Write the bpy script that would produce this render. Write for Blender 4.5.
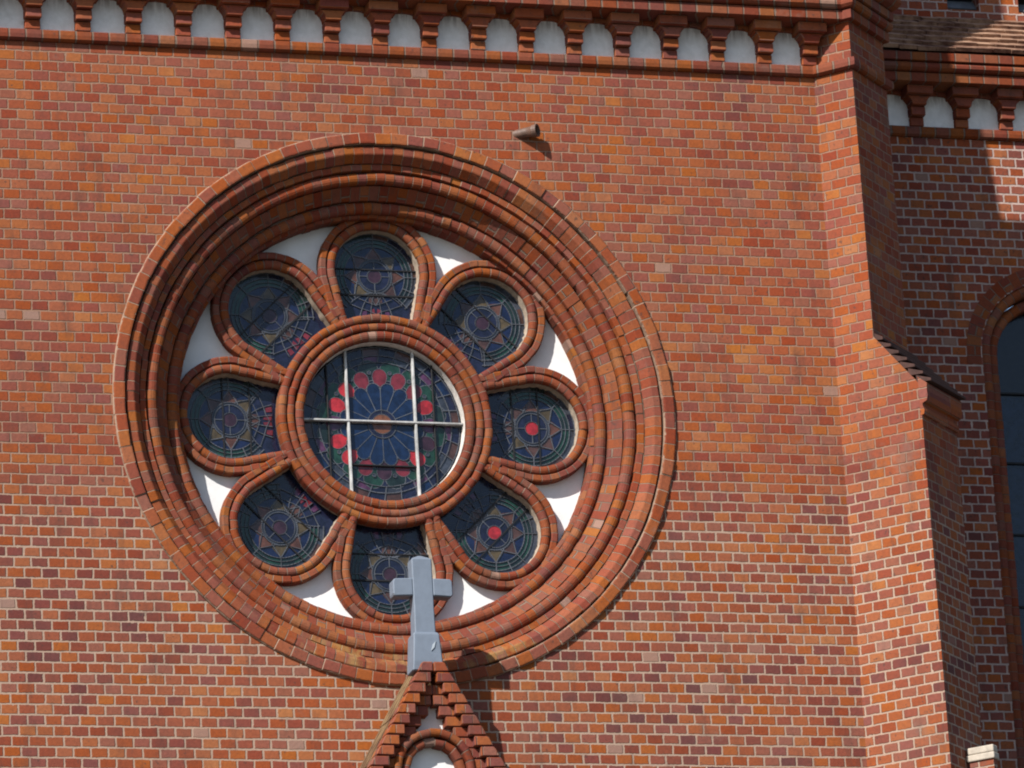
import bpy, bmesh, math, random
from mathutils import Vector, Matrix
random.seed(7)
C = bpy.context.scene
for o in list(bpy.data.objects): bpy.data.objects.remove(o)

# ------------------------------------------------------------------ camera
V = Vector
CAM = V((-11.287, -40.627, -13.312))
cd = bpy.data.cameras.new('camera'); cam = bpy.data.objects.new('camera', cd); C.collection.objects.link(cam)
R_, U_, D_ = V((.961, -.270, -.057)), V((-.030, -.307, .951)), V((.274, .913, .304))
YAW, PIT, ROL = 0.29179, 0.30849, -0.05973
D_ = V((math.sin(YAW)*math.cos(PIT), math.cos(YAW)*math.cos(PIT), math.sin(PIT)))
r0 = D_.cross(V((0, 0, 1))).normalized(); u0 = r0.cross(D_)
R_ = r0*math.cos(ROL)+u0*math.sin(ROL); U_ = u0*math.cos(ROL)-r0*math.sin(ROL)
M = Matrix((R_, U_, -D_)).transposed().to_4x4(); M.translation = CAM
cam.matrix_world = M
cd.sensor_width = 36; cd.lens = 5822.6*36/1024; cd.clip_start = .5; cd.clip_end = 3000
C.camera = cam
C.render.resolution_x, C.render.resolution_y = 1024, 768

# ------------------------------------------------------------------ sky, sun, exposure
L = V((1.18, 1.0, -1.28)).normalized()            # direction sunlight travels
EL = math.asin(-L.z); AZ = math.atan2(-L.x, -L.y)
w = bpy.data.worlds.new('World'); C.world = w; w.use_nodes = True
nt = w.node_tree; bg = nt.nodes['Background']
sk = nt.nodes.new('ShaderNodeTexSky'); sk.sky_type = 'NISHITA'; sk.sun_disc = False
sk.sun_elevation = EL; sk.sun_rotation = AZ % (2*math.pi); sk.air_density = 1.0; sk.dust_density = .8; sk.ozone_density = 1.6
nt.links.new(sk.outputs[0], bg.inputs[0]); bg.inputs[1].default_value = .080
sd = bpy.data.lights.new('sun', 'SUN'); sd.energy = 4.7; sd.angle = math.radians(.53); sd.color = (1, .955, .89)
sun = bpy.data.objects.new('sun', sd); C.collection.objects.link(sun)
sun.rotation_euler = L.to_track_quat('-Z', 'Y').to_euler(); sun.location = (-30, -30, 40)
C.view_settings.view_transform = 'Standard'; C.view_settings.look = 'None'
C.view_settings.gamma = 1; C.view_settings.exposure = .70

# ------------------------------------------------------------------ materials
class N:
    """small helper to write node trees as expressions"""
    def __init__(s, name):
        s.m = bpy.data.materials.new(name); s.m.use_nodes = True; s.t = s.m.node_tree
        s.b = s.t.nodes['Principled BSDF']
    def n(s, typ, **kw):
        x = s.t.nodes.new(typ)
        for k, v in kw.items(): setattr(x, k, v)
        return x
    def put(s, inp, v):
        if hasattr(v, 'is_output') or isinstance(v, bpy.types.NodeSocket): s.t.links.new(v, inp)
        else: inp.default_value = v
    def ma(s, op, a, b=0., c=0.):
        x = s.n('ShaderNodeMath', operation=op)
        for i, v in enumerate((a, b, c)): s.put(x.inputs[i], v)
        return x.outputs[0]
    def mix(s, f, a, b, mode='MIX'):
        x = s.n('ShaderNodeMix', data_type='RGBA', blend_type=mode)
        s.put(x.inputs[0], f)
        for i, v in ((6, a), (7, b)):
            s.put(x.inputs[i], v if not isinstance(v, tuple) else (*v[:3], 1))
        return x.outputs[2]
    def ss(s, v, lo, hi, a=0., b=1.):
        x = s.n('ShaderNodeMapRange', interpolation_type='SMOOTHSTEP')
        for i, q in enumerate((v, lo, hi, a, b)): s.put(x.inputs[i], q)
        return x.outputs[0]
    def noise(s, vec, scale, detail=3., rough=.55, dims='3D'):
        x = s.n('ShaderNodeTexNoise', noise_dimensions=dims)
        if vec is not None: s.put(x.inputs['Vector'], vec)
        x.inputs['Scale'].default_value = scale; x.inputs['Detail'].default_value = detail
        x.inputs['Roughness'].default_value = rough
        return x.outputs
    def ramp(s, f, stops, interp='LINEAR'):
        x = s.n('ShaderNodeValToRGB'); cr = x.color_ramp; cr.interpolation = interp
        while len(cr.elements) < len(stops): cr.elements.new(.5)
        for e, (p, c) in zip(cr.elements, stops): e.position = p; e.color = (*c, 1)
        s.put(x.inputs[0], f); return x.outputs[0]
    def xyz(s, v):
        x = s.n('ShaderNodeSeparateXYZ'); s.put(x.inputs[0], v); return x.outputs
    def comb(s, a, b, c=0.):
        x = s.n('ShaderNodeCombineXYZ')
        for i, v in enumerate((a, b, c)): s.put(x.inputs[i], v)
        return x.outputs[0]
    def bump(s, h, dist, strength=1.):
        x = s.n('ShaderNodeBump'); x.inputs['Strength'].default_value = strength
        x.inputs['Distance'].default_value = dist; s.put(x.inputs['Height'], h)
        s.put(s.b.inputs['Normal'], x.outputs[0])
    def done(s, col, rough=.85, spec=.3):
        s.put(s.b.inputs['Base Color'], col if not isinstance(col, tuple) else (*col[:3], 1))
        s.put(s.b.inputs['Roughness'], rough); s.b.inputs['Specular IOR Level'].default_value = spec
        return s.m

PAL = [(0.0, (.105, .034, .027)), (.10, (.135, .038, .025)), (.25, (.182, .044, .019)), (.45, (.226, .051, .016)),
       (.62, (.250, .057, .016)), (.78, (.268, .064, .018)), (.90, (.285, .073, .020)), (1.0, (.315, .092, .024))]

def brick_mat(name, bw, bh, mort=.012, off=.5, jit=.10, shift=0., mcol=(.285, .190, .135), dark=1., edge=.0068, lichen=False, ph=(0., 0.), var=.62, low=False):
    g = N(name)
    uv = g.n('ShaderNodeUVMap').outputs[0]
    geo = g.n('ShaderNodeNewGeometry').outputs['Position']
    nd = g.noise(geo, 9., 2.)['Color']; nx = g.xyz(nd)
    nd2 = g.xyz(g.noise(geo, 45., 2.)['Color'])
    q = g.xyz(uv)
    def wob(base, a, b): return g.ma('ADD', base, g.ma('ADD', g.ma('MULTIPLY', g.ma('SUBTRACT', a, .5), edge*1.6), g.ma('MULTIPLY', g.ma('SUBTRACT', b, .5), edge*1.4)))
    u = wob(g.ma('ADD', q[0], ph[0]), nx[0], nd2[0]); v = wob(g.ma('ADD', q[1], ph[1]), nx[1], nd2[1])
    vv = g.ma('DIVIDE', v, bh); row = g.ma('FLOOR', vv); fy = g.ma('SUBTRACT', vv, row)
    wr = g.n('ShaderNodeTexWhiteNoise', noise_dimensions='1D'); g.put(wr.inputs['W'], row)
    sh = g.ma('ADD', g.ma('MULTIPLY', g.ma('MODULO', g.ma('ABSOLUTE', row), 2.), off), g.ma('MULTIPLY', wr.outputs['Value'], jit))
    uu = g.ma('ADD', g.ma('DIVIDE', u, bw), sh); col = g.ma('FLOOR', uu); fx = g.ma('SUBTRACT', uu, col)
    wn = g.n('ShaderNodeTexWhiteNoise', noise_dimensions='2D'); g.put(wn.inputs['Vector'], g.comb(col, row))
    rnd = wn.outputs['Value']; rc = g.xyz(wn.outputs['Color'])
    dx = g.ma('MULTIPLY', g.ma('MINIMUM', fx, g.ma('SUBTRACT', 1., fx)), bw)
    dy = g.ma('MULTIPLY', g.ma('MINIMUM', fy, g.ma('SUBTRACT', 1., fy)), bh)
    d = g.ma('SMOOTH_MIN', dx, dy, .006)
    half = g.ma('ADD', mort*.5-.0012, g.ma('MULTIPLY', rc[2], .0030))
    lowz = g.ss(g.ma('ADD', g.xyz(geo)[2], g.ma('MULTIPLY', g.noise(geo, 1.1, 4., .6)['Fac'], 1.6)), .55, -.35) if low else 1.
    if low: half = g.ma('MULTIPLY', half, g.ma('ADD', .80, g.ma('MULTIPLY', lowz, .25)))
    half = g.ma('ADD', half, g.ma('MULTIPLY', g.ss(g.noise(geo, 13., 4., .7)['Fac'], .58, .74), .007))
    mask = g.ss(d, g.ma('SUBTRACT', half, .0012), g.ma('ADD', half, .0028))
    # brick tone: per brick random, nudged by broad weathering
    broad = g.noise(geo, .55, 3.)['Fac']; mid = g.noise(geo, 2.3, 2.)['Fac']
    f = g.ma('ADD', g.ma('ADD', .52-var/2, g.ma('MULTIPLY', g.ma('ADD', rnd, g.ma('MULTIPLY', g.ma('SUBTRACT', rnd, .55), g.ma('MULTIPLY', lowz, .35)) if low else 0.), var)), g.ma('ADD', g.ma('MULTIPLY', g.ma('SUBTRACT', broad, .5), .9), g.ma('MULTIPLY', g.ma('SUBTRACT', mid, .5), .5)))
    f = g.ma('ADD', f, g.ma('MULTIPLY', g.ss(g.xyz(geo)[2], -3., 1.5), .09)); f = g.ma('ADD', f, shift-.05); f = g.ma('MINIMUM', g.ma('MAXIMUM', f, 0.), 1.)
    bc = g.ramp(f, PAL)
    bc = g.mix(g.ma('MULTIPLY', g.ss(rc[2], .74, .80), g.ma('ADD', .35, g.ma('MULTIPLY', rc[0], .5))), bc, (.190, .058, .044))
    hs = g.n('ShaderNodeHueSaturation')
    g.put(hs.inputs['Hue'], g.ma('ADD', .492, g.ma('MULTIPLY', rc[0], .016)))
    g.put(hs.inputs['Saturation'], g.ma('ADD', .92, g.ma('MULTIPLY', rc[1], .12)))
    fine = g.noise(geo, 38., 4., .65)['Fac']
    g.put(hs.inputs['Value'], g.ma('MULTIPLY', dark, g.ma('ADD', .62, g.ma('MULTIPLY', fine, .76))))
    g.put(hs.inputs['Color'], bc); bc = hs.outputs[0]
    # soot specks, holes and pale lime bloom
    sp = g.ss(g.noise(geo, 24., 3., .6)['Fac'], .625, .70)
    bc = g.mix(g.ma('MULTIPLY', sp, .62), bc, (.05, .03, .025))
    bl = g.ss(g.noise(geo, 5.5, 4., .7)['Fac'], .60, .78)
    bc = g.mix(g.ma('MULTIPLY', bl, .16), bc, (.28, .125, .085))
    # a few bricks patched over with mortar
    pt = g.ss(rc[1], .993, .994); bc = g.mix(g.ma('MULTIPLY', pt, .75), bc, (.25, .165, .13))
    mcl = g.mix(g.noise(geo, 14., 3.)['Fac'], tuple(c*.62 for c in mcol), tuple(min(c*1.28, .8) for c in mcol))
    if low: mcl = g.mix(lowz, g.mix(.55, mcl, (.215, .100, .062)), g.mix(.5, mcl, (.37, .265, .205)))
    c = g.mix(mask, mcl, bc)
    pz = g.xyz(geo); st = g.noise(g.comb(g.ma('MULTIPLY', pz[0], 7.), g.ma('MULTIPLY', pz[1], 7.), g.ma('MULTIPLY', pz[2], .9)), 1., 5., .65)['Fac']
    gr = g.noise(geo, 3.4, 6., .7)['Fac']
    c = g.mix(g.ma('MULTIPLY', g.ss(g.ma('ADD', g.ma('MULTIPLY', st, .5), g.ma('MULTIPLY', gr, .5)), .50, .66), .42), c, (.055, .032, .026))
    c = g.mix(g.ma('MULTIPLY', g.ss(g.noise(geo, 1.7, 6., .72)['Fac'], .60, .72), .16), c, (.34, .23, .18))
    if lichen:
        z = g.xyz(geo)[2]
        ml = g.ma('MULTIPLY', g.ss(z, -1.55, -1.95), g.ss(g.noise(geo, 6., 5., .7)['Fac'], .47, .66))
        c = g.mix(g.ma('MULTIPLY', ml, .6), c, (.30, .19, .06))
    rr = g.ma('ADD', .72, g.ma('MULTIPLY', fine, .2))
    h = g.ma('ADD', g.ma('MULTIPLY', mask, g.ma('ADD', .9, g.ma('MULTIPLY', rc[2], .5))), g.ma('MULTIPLY', fine, .35))
    g.bump(h, .0075, 1.)
    return g.done(c, rr, .25)

def plain(name, col, rough=.8, var=.25, scale=12., bump=.002, spec=.3, col2=None, metal=0.):
    g = N(name); geo = g.n('ShaderNodeNewGeometry').outputs['Position']
    nz = g.noise(geo, scale, 5., .62)['Fac']; n2 = g.noise(geo, scale*.17, 3.)['Fac']
    a = tuple(c*(1-var) for c in col); b = col2 or tuple(min(c*(1+var*.6), .95) for c in col)
    c = g.mix(g.ss(g.ma('ADD', g.ma('MULTIPLY', nz, .6), g.ma('MULTIPLY', n2, .4)), .32, .68), a, b)
    g.b.inputs['Metallic'].default_value = metal
    if bump: g.bump(nz, bump, .8)
    return g.done(c, rough, spec)

M_WALL = brick_mat('red_brick_header_bond', .13, .0803, low=True, dark=.95)
M_BUT = brick_mat('buttress_brick', .13, .0803, shift=.05, dark=.90, low=True)
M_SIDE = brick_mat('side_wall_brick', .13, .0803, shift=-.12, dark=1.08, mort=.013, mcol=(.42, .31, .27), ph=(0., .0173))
M_CORB = brick_mat('corbel_brick', .3913, .0803, mort=.003, off=0., jit=0., ph=(.1957, 0.), edge=.001)
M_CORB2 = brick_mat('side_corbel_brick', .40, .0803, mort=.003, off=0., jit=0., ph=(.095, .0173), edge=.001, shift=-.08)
M_MLD = brick_mat('moulded_brick', .10, .10, mort=.009, off=0., jit=0., shift=.04, edge=.003, mcol=(.17, .115, .085), var=.6, dark=.76)
M_HOOD = brick_mat('hood_brick', .10, .10, mort=.011, var=.6, off=0., jit=0., shift=.02, edge=.004, dark=.90)
M_LIME = brick_mat('mossy_moulded_brick', .10, .10, mort=.010, off=0., jit=0., shift=.0, edge=.003, mcol=(.22, .15, .105), var=.55, dark=.88, lichen=True)
M_GAB = brick_mat('gable_brick', .10, .10, mort=.004, off=0., jit=0., shift=-.02, edge=.002, lichen=False)
M_MORTAR = plain('lime_mortar', (.33, .25, .20), .95, .3, 20., .003)
M_WHITE = plain('white_plaster', (.70, .70, .70), .9, .09, 7., .003)
def plaster_mat():
    g = N('frieze_plaster'); geo = g.n('ShaderNodeNewGeometry').outputs['Position']
    uv = g.xyz(g.n('ShaderNodeUVMap').outputs[0])
    nz = g.noise(geo, 16., 5., .65)['Fac']
    st = g.xyz(geo); dr = g.noise(g.comb(g.ma('MULTIPLY', st[0], 26.), st[1], g.ma('MULTIPLY', st[2], 3.)), 1., 4., .6)['Fac']
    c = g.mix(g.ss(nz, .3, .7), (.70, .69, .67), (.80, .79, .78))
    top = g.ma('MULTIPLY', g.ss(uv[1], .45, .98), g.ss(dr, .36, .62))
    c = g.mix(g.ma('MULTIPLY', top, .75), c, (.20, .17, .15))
    c = g.mix(g.ma('MULTIPLY', g.ss(g.noise(geo, 3.1, 3.)['Fac'], .6, .72), .35), c, (.36, .30, .26))
    g.bump(nz, .003, .7); return g.done(c, .92, .2)
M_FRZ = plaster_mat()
M_REV = plain('reveal_plaster', (.36, .29, .225), .95, .35, 25., .004)
M_CROSS = plain('grey_painted_cross', (.145, .175, .222), .62, .10, 16., .0015, .4)
M_STONE = plain('pale_coping_stone', (.40, .35, .29), .9, .25, 18., .003)
M_CLAY = plain('clay_pipe', (.115, .066, .048), .55, .4, 22., .002, .5)
M_BARW = plain('white_glazing_bar', (.40, .40, .40), .6, .45, 14., 0, .3, (.52, .52, .51))
M_BARD = plain('dark_iron_bar', (.012, .012, .014), .6, .3, 30., 0)
M_LEAD = plain('pale_lead_came', (.072, .080, .098), .5, .45, 14., 0, .4)
M_ROOFT = plain('weathered_roof_tile', (.190, .072, .050), .9, .55, 11., .006, .2, (.40, .25, .165))
M_SLATE = plain('dark_weathering_tile', (.055, .026, .021), .85, .4, 18., .003)
M_VERGE = plain('lichened_tile_edge', (.13, .058, .034), .9, .45, 9., .004, .2, (.25, .165, .085))
M_DARK = plain('dark_interior', (.01, .01, .012), .9, .2, 5., 0)
M_LOUV = plain('louvre_board', (.10, .11, .125), .7, .3, 14., .001)
M_GRASS = plain('gravel_ground', (.075, .075, .065), .95, .4, 3., .01)
M_PAVE = plain('paving', (.12, .115, .105), .95, .2, 6., .005)

def glass(name, col, rough=.16, var=.35):
    g = N('glass_'+name); geo = g.n('ShaderNodeNewGeometry').outputs['Position']
    nz = g.noise(geo, 17., 3., .6)['Fac']
    c = g.mix(g.ss(nz, .3, .7), tuple(x*(1-var) for x in col), tuple(x*(1+var) for x in col))
    g.bump(g.noise(geo, 30., 2.)['Fac'], .0025, .5)
    g.b.inputs['IOR'].default_value = 1.5
    return g.done(c, rough, .5)
G = {k: glass(k, c) for k, c in dict(
    navy=(.008, .010, .026), blue=(.006, .011, .036), petal=(.005, .014, .042), green=(.009, .032, .022), deepgreen=(.009, .018, .017),
    rust=(.070, .030, .021), olive=(.060, .044, .022), brown=(.050, .026, .022), centre=(.120, .046, .024), maroon=(.028, .012, .020),
    crimson=(.110, .015, .022), red=(.27, .017, .022), violet=(.060, .022, .055), slate=(.030, .036, .050), pane=(.006, .007, .011),
    panereflect=(.008, .014, .030)).items()}

# ------------------------------------------------------------------ mesh helpers
def tag(o, label=None, cat=None, group=None, kind=None):
    for k, v in (('label', label), ('category', cat), ('group', group), ('kind', kind)):
        if v: o[k] = v
    return o
def empty(name, loc, label, cat, group=None):
    o = bpy.data.objects.new(name, None); C.collection.objects.link(o); o.location = loc
    o.empty_display_size = .2
    return tag(o, label, cat, group)
class MB:
    def __init__(s): s.v = []; s.f = []; s.uv = []; s.mi = []; s.sm = []
    def face(s, idx, uv=None, mi=0, smooth=False): s.f.append(tuple(idx)); s.uv.append(uv); s.mi.append(mi); s.sm.append(smooth)
    def poly(s, pts, uv=None, mi=0, smooth=False):
        i = len(s.v); s.v += [V(p) for p in pts]; s.face(range(i, i+len(pts)), uv, mi, smooth)
    def box(s, a, b, fr=None, mi=0, jit=0.):
        """box between local corners a and b; fr = (origin, ex, ey) horizontal frame"""
        O, ex, ey = fr or (V((0, 0, 0)), V((1, 0, 0)), V((0, 1, 0)))
        P = [O+ex*x+ey*y+V((0, 0, z)) for z in (a[2], b[2]) for y in (a[1], b[1]) for x in (a[0], b[0])]
        if jit: P = [p+V([random.uniform(-jit, jit) for _ in range(3)]) for p in P]
        i = len(s.v); s.v += P
        for f in ((0, 2, 3, 1), (4, 5, 7, 6), (0, 1, 5, 4), (2, 6, 7, 3), (0, 4, 6, 2), (1, 3, 7, 5)):
            s.face([i+k for k in f], None, mi)
    def prism(s, poly, dirv, mi=0, mi2=None):
        """closed planar polygon (3D points) extruded along dirv"""
        dirv = V(dirv); n = len(poly); i = len(s.v)
        s.v += [V(p) for p in poly]+[V(p)+dirv for p in poly]
        s.face(range(i, i+n), None, mi); s.face([i+n+k for k in reversed(range(n))], None, mi)
        for k in range(n): s.face((i+(k+1) % n, i+k, i+n+k, i+n+(k+1) % n), None, mi if mi2 is None else mi2)
    def build(s, name, mats, parent=None, bevel=0., bseg=2, uvs=(1., 1.), cellify=False, fixn=True):
        me = bpy.data.meshes.new(name)
        me.from_pydata([tuple(p) for p in s.v], [], s.f)
        mats = mats if isinstance(mats, (list, tuple)) else [mats]
        for m in mats: me.materials.append(m)
        for p, k, sm in zip(me.polygons, s.mi, s.sm): p.material_index = k; p.use_smooth = sm
        uvl = me.uv_layers.new(name='UVMap')
        bm = bmesh.new(); bm.from_mesh(me)
        if bevel:
            bmesh.ops.remove_doubles(bm, verts=bm.verts, dist=1e-5)
        if fixn: bmesh.ops.recalc_face_normals(bm, faces=bm.faces)
        if bevel:
            ed = [e for e in bm.edges if len(e.link_faces) == 2 and e.calc_face_angle(0) > .5]
            bmesh.ops.bevel(bm, geom=ed, offset=bevel, segments=bseg, profile=.5, affect='EDGES', clamp_overlap=True)
        lay = bm.loops.layers.uv.verify()
        bm.faces.ensure_lookup_table()
        for i, f in enumerate(bm.faces):
            given = s.uv[i] if (not bevel and i < len(s.uv)) else None
            n = f.normal
            if given is None:
                t = V((0, 0, 1)).cross(n)
                if t.length < .2: t = V((1, 0, 0)); b = V((0, 1, 0))
                else: t.normalize(); b = n.cross(t)
                for lp in f.loops:
                    p = lp.vert.co; lp[lay].uv = (p.dot(t)*uvs[0], (p.dot(b)+.0536)*uvs[1])
            else:
                # winding may be flipped by recalc: match through vertex index
                mp = dict(zip(s.f[i], given))
                for lp in f.loops: lp[lay].uv = mp.get(lp.vert.index, given[0])
        bm.to_mesh(me); bm.free()
        o = bpy.data.objects.new(name, me); C.collection.objects.link(o)
        if parent is not None: attach(o, parent)
        return o
def world_of(o):
    M = Matrix.Translation(o.location)
    while o.parent: o = o.parent; M = Matrix.Translation(o.location) @ M
    return M
def attach(o, parent):
    """parent o keeping its vertices where they are in the world"""
    o.parent = parent; off = world_of(parent).translation
    o.location = o.location-off
    return o
def fill(mb, loops, to3d, mi=0):
    """fill a 2D region with holes; loops = lists of 2D points"""
    bm = bmesh.new(); ed = []
    for lp in loops:
        vs = [bm.verts.new((p[0], p[1], 0)) for p in lp]
        for k in range(len(vs)): ed.append(bm.edges.new((vs[k], vs[(k+1) % len(vs)])))
    r = bmesh.ops.triangle_fill(bm, use_beauty=True, edges=ed)
    bm.verts.index_update(); bm.verts.ensure_lookup_table()
    i = len(mb.v); mb.v += [V(to3d(v.co.x, v.co.y)) for v in bm.verts]
    for f in bm.faces: mb.face([i+v.index for v in f.verts], None, mi)
    bm.free()

def band(mb, plan, prof, closed=False, bw=.13, v0=0.):
    """sweep profile [(out, z)...] along a plan polyline (outward = right-hand side of travel), mitred"""
    n = len(plan); P = [V((p[0], p[1])) for p in plan]
    nrm = []
    for k in range(n-1):
        d = (P[k+1]-P[k]).normalized(); nrm.append(V((d.y, -d.x)))
    off = []
    for k in range(n):
        a = nrm[max(k-1, 0)]; b = nrm[min(k, n-2)]
        m = (a+b); m = m/m.dot(a) if m.dot(a) > .2 else a
        off.append(m)
    i = len(mb.v); m = len(prof)
    for k in range(n):
        for o, z in prof: q = P[k]+off[k]*o; mb.v.append(V((q.x, q.y, z)))
    S = [0.]
    for k in range(n-1): S.append(S[-1]+(P[k+1]-P[k]).length)
    T = [0.]
    for k in range(m-1): T.append(T[-1]+math.hypot(prof[k+1][0]-prof[k][0], prof[k+1][1]-prof[k][1]))
    for k in range(n-1):
        for j in range(m-1):
            a = i+k*m+j
            mb.face((a, a+m, a+m+1, a+1), [(S[k], T[j]+v0), (S[k+1], T[j]+v0), (S[k+1], T[j+1]+v0), (S[k], T[j+1]+v0)])

class Path:
    """2D path in the wall plane given as dense points; outward normals on the left or right"""
    def __init__(s, pts, closed=False, out=1):
        s.p = [V(q) for q in pts]; s.closed = closed
        if closed: s.p.append(s.p[0].copy())
        s.s = [0.]
        for k in range(len(s.p)-1): s.s.append(s.s[-1]+(s.p[k+1]-s.p[k]).length)
        s.L = s.s[-1]; s.o = out
    def at(s, q):
        q = max(0., min(s.L, q)); lo = 0
        import bisect
        lo = min(max(bisect.bisect_right(s.s, q)-1, 0), len(s.p)-2)
        t = (q-s.s[lo])/max(s.s[lo+1]-s.s[lo], 1e-9)
        # smooth normal by finite difference
        h = .006
        def pt(x):
            if s.closed: x %= s.L
            x = max(0., min(s.L, x)); l = min(max(bisect.bisect_right(s.s, x)-1, 0), len(s.p)-2)
            return s.p[l].lerp(s.p[l+1], (x-s.s[l])/max(s.s[l+1]-s.s[l], 1e-9))
        d = (pt(q+h)-pt(q-h)).normalized()
        return s.p[lo].lerp(s.p[lo+1], t), V((d.y, -d.x))*s.o
ROW = [0]
def sweep(mb, path, prof, bl, to3d, jit=.003, gap=.0045, vr=None, rec=.003, sub=1, split=False, breaks=None):
    """bricks laid along a path. prof = [(offset outward, depth)...]; each brick a slightly displaced piece of the profile,
    the joint between two bricks a narrow recessed strip. The uv counts bricks (cells of 0.1)."""
    nb = max(3, round(path.L/bl)); step = path.L/nb; m = len(prof)
    T = [0.]
    for k in range(m-1): T.append(T[-1]+math.hypot(prof[k+1][0]-prof[k][0], prof[k+1][1]-prof[k][1]))
    T = [t/T[-1] for t in T] if vr is None else vr
    ROW[0] += 3; T = [.004+.992*t for t in T]; r0_ = ROW[0]*.1
    def ring(q, do, dy, sc):
        p, n = path.at(q); i = len(mb.v)
        for o, y in prof: mb.v.append(V(to3d(p+n*(o+do), y+dy)))
        return i
    rings = []
    for k in range(nb):
        do, dy = random.gauss(0, jit*.6), random.gauss(0, jit*.6)
        if random.random() < .05: dy += jit*2.2
        g0 = gap*random.uniform(.7, 1.3); tl = random.gauss(0, jit*.35)
        for j in range(sub+1):
            f = j/sub; q = k*step+g0+(step-2*g0)*f
            rings.append((ring(q, do+tl*(f-.5), dy, 1), (k+.08+.84*f)*.1, k))
    nr = len(rings)
    for a in range(nr if path.closed else nr-1):
        A = rings[a]; B = rings[(a+1) % nr]
        ua, ub = A[1], B[1]
        if B[2] != A[2] and a+1 == nr: ub = nb*.1+.008
        mul = 2. if (split and A[2] % 2 and A[2] == B[2]) else 1.
        for j in range(m-1):
            mb.face((A[0]+j, B[0]+j, B[0]+j+1, A[0]+j+1),
                    [(ua, r0_+T[j]*.1*mul), (ub, r0_+T[j]*.1*mul), (ub, r0_+T[j+1]*.1*mul), (ua, r0_+T[j+1]*.1*mul)], 0, False)
    return nb
def arcp(c, R, a0, a1, n): return [V((c[0]+R*math.cos(a0+(a1-a0)*k/n), c[1]+R*math.sin(a0+(a1-a0)*k/n))) for k in range(n+1)]
def circle(R, n=240, c=(0, 0)): return [V((c[0]+R*math.cos(2*math.pi*k/n), c[1]+R*math.sin(2*math.pi*k/n))) for k in range(n)]
def roll(o0, o1, front, back, n=7, bulge=None):
    """half-round profile from offset o0 to o1 with its nose at depth 'front', sides running back to 'back'"""
    c = (o0+o1)/2; r = abs(o1-o0)/2; b = bulge or r; sg = 1 if o1 > o0 else -1
    out = [(o0, back)]
    for k in range(n+1):
        a = math.pi*(1-k/n); out.append((c+sg*r*math.cos(a), front+b-b*math.sin(a)))
    out.append((o1, back)); return out
WALL3 = lambda p, y: (p[0], y, p[1])

# ------------------------------------------------------------------ ground
GZ = -14.95
mb = MB(); mb.poly([(-900, -900, GZ), (900, -900, GZ), (900, 900, GZ), (-900, 900, GZ)])
tag(mb.build('ground', M_GRASS), kind='structure')
mb = MB(); mb.poly([(-14, -16, GZ+.004), (14, -16, GZ+.004), (14, -.0, GZ+.004), (-14, -.0, GZ+.004)])
tag(mb.build('forecourt_paving', M_PAVE), kind='structure')

# ------------------------------------------------------------------ church tower: walls, buttress
tower = empty('church_tower', (0, 0, GZ), 'red brick church front with a big round rose window and corbelled white frieze', 'church')
FX = 3.553; SQ = math.sqrt(.5); E_ = V((SQ, -SQ, 0)); N_ = V((SQ, SQ, 0)); F_ = V((FX, 0, 0))
AU, A2, BW = .338, .695, .625
ZT = 5.28                                           # unseen top of the lower block, height shaped for its cast shadow
CX = FX+BW/2/SQ                                     # true corner of the block, inside the buttress
mb = MB()
fill(mb, [[(-4.6, GZ), (FX+.02, GZ), (FX+.02, ZT), (-4.6, ZT)], circle(2.14, 200)], lambda a, b: (a, 0, b))
mb.poly([(-4.6, 7, GZ), (-4.6, 0, GZ), (-4.6, 0, 3.6), (-4.6, 7, 3.6)])
mb.poly([(-4.6, .3, 3.6), (-4.6, 0, 3.6), (-4.6, 0, ZT), (-4.6, .3, ZT)])
mb.poly([(CX, 0.05, GZ), (CX, 7, GZ), (CX, 7, 3.6), (CX, 0.05, 3.6)])
mb.poly([(-4.6, .3, 3.6), (CX, .3, 3.6), (CX, 7, 3.6), (-4.6, 7, 3.6)])
mb.poly([(CX, .05, 3.6), (CX, .3, 3.6), (CX, .3, ZT), (CX, .05, ZT)])
mb.poly([(-4.6, .3, 3.6), (CX, .3, 3.6), (CX, .3, ZT), (-4.6, .3, ZT)])
mb.poly([(-4.6, 0, ZT), (CX, 0, ZT), (CX, .3, ZT), (-4.6, .3, ZT)])
wall = mb.build('wall', M_WALL, tower, fixn=False)
# unseen stage added above the lower block, shaped to cast shadow on the side wall
mb = MB()
zs = [3.58, 7.0, 15.0]; xr = [3.40, 3.055, 2.6]
for k in range(2):
    a, b = xr[k], xr[k+1]
    mb.poly([(-a, .02, zs[k]), (a, .02, zs[k]), (b, .02, zs[k+1]), (-b, .02, zs[k+1])])
    mb.poly([(a, .02, zs[k]), (a, 6.4, zs[k]), (b, 6.4, zs[k+1]), (b, .02, zs[k+1])])
    mb.poly([(-a, 6.4, zs[k]), (-a, .02, zs[k]), (-b, .02, zs[k+1]), (-b, 6.4, zs[k+1])])
    mb.poly([(a, 6.4, zs[k]), (-a, 6.4, zs[k]), (-b, 6.4, zs[k+1]), (b, 6.4, zs[k+1])])
b = xr[2]; mb.poly([(-b, .02, 15), (b, .02, 15), (b, 6.4, 15), (-b, 6.4, 15)])
mb.build('shadow_stage', M_WALL, tower)

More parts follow.
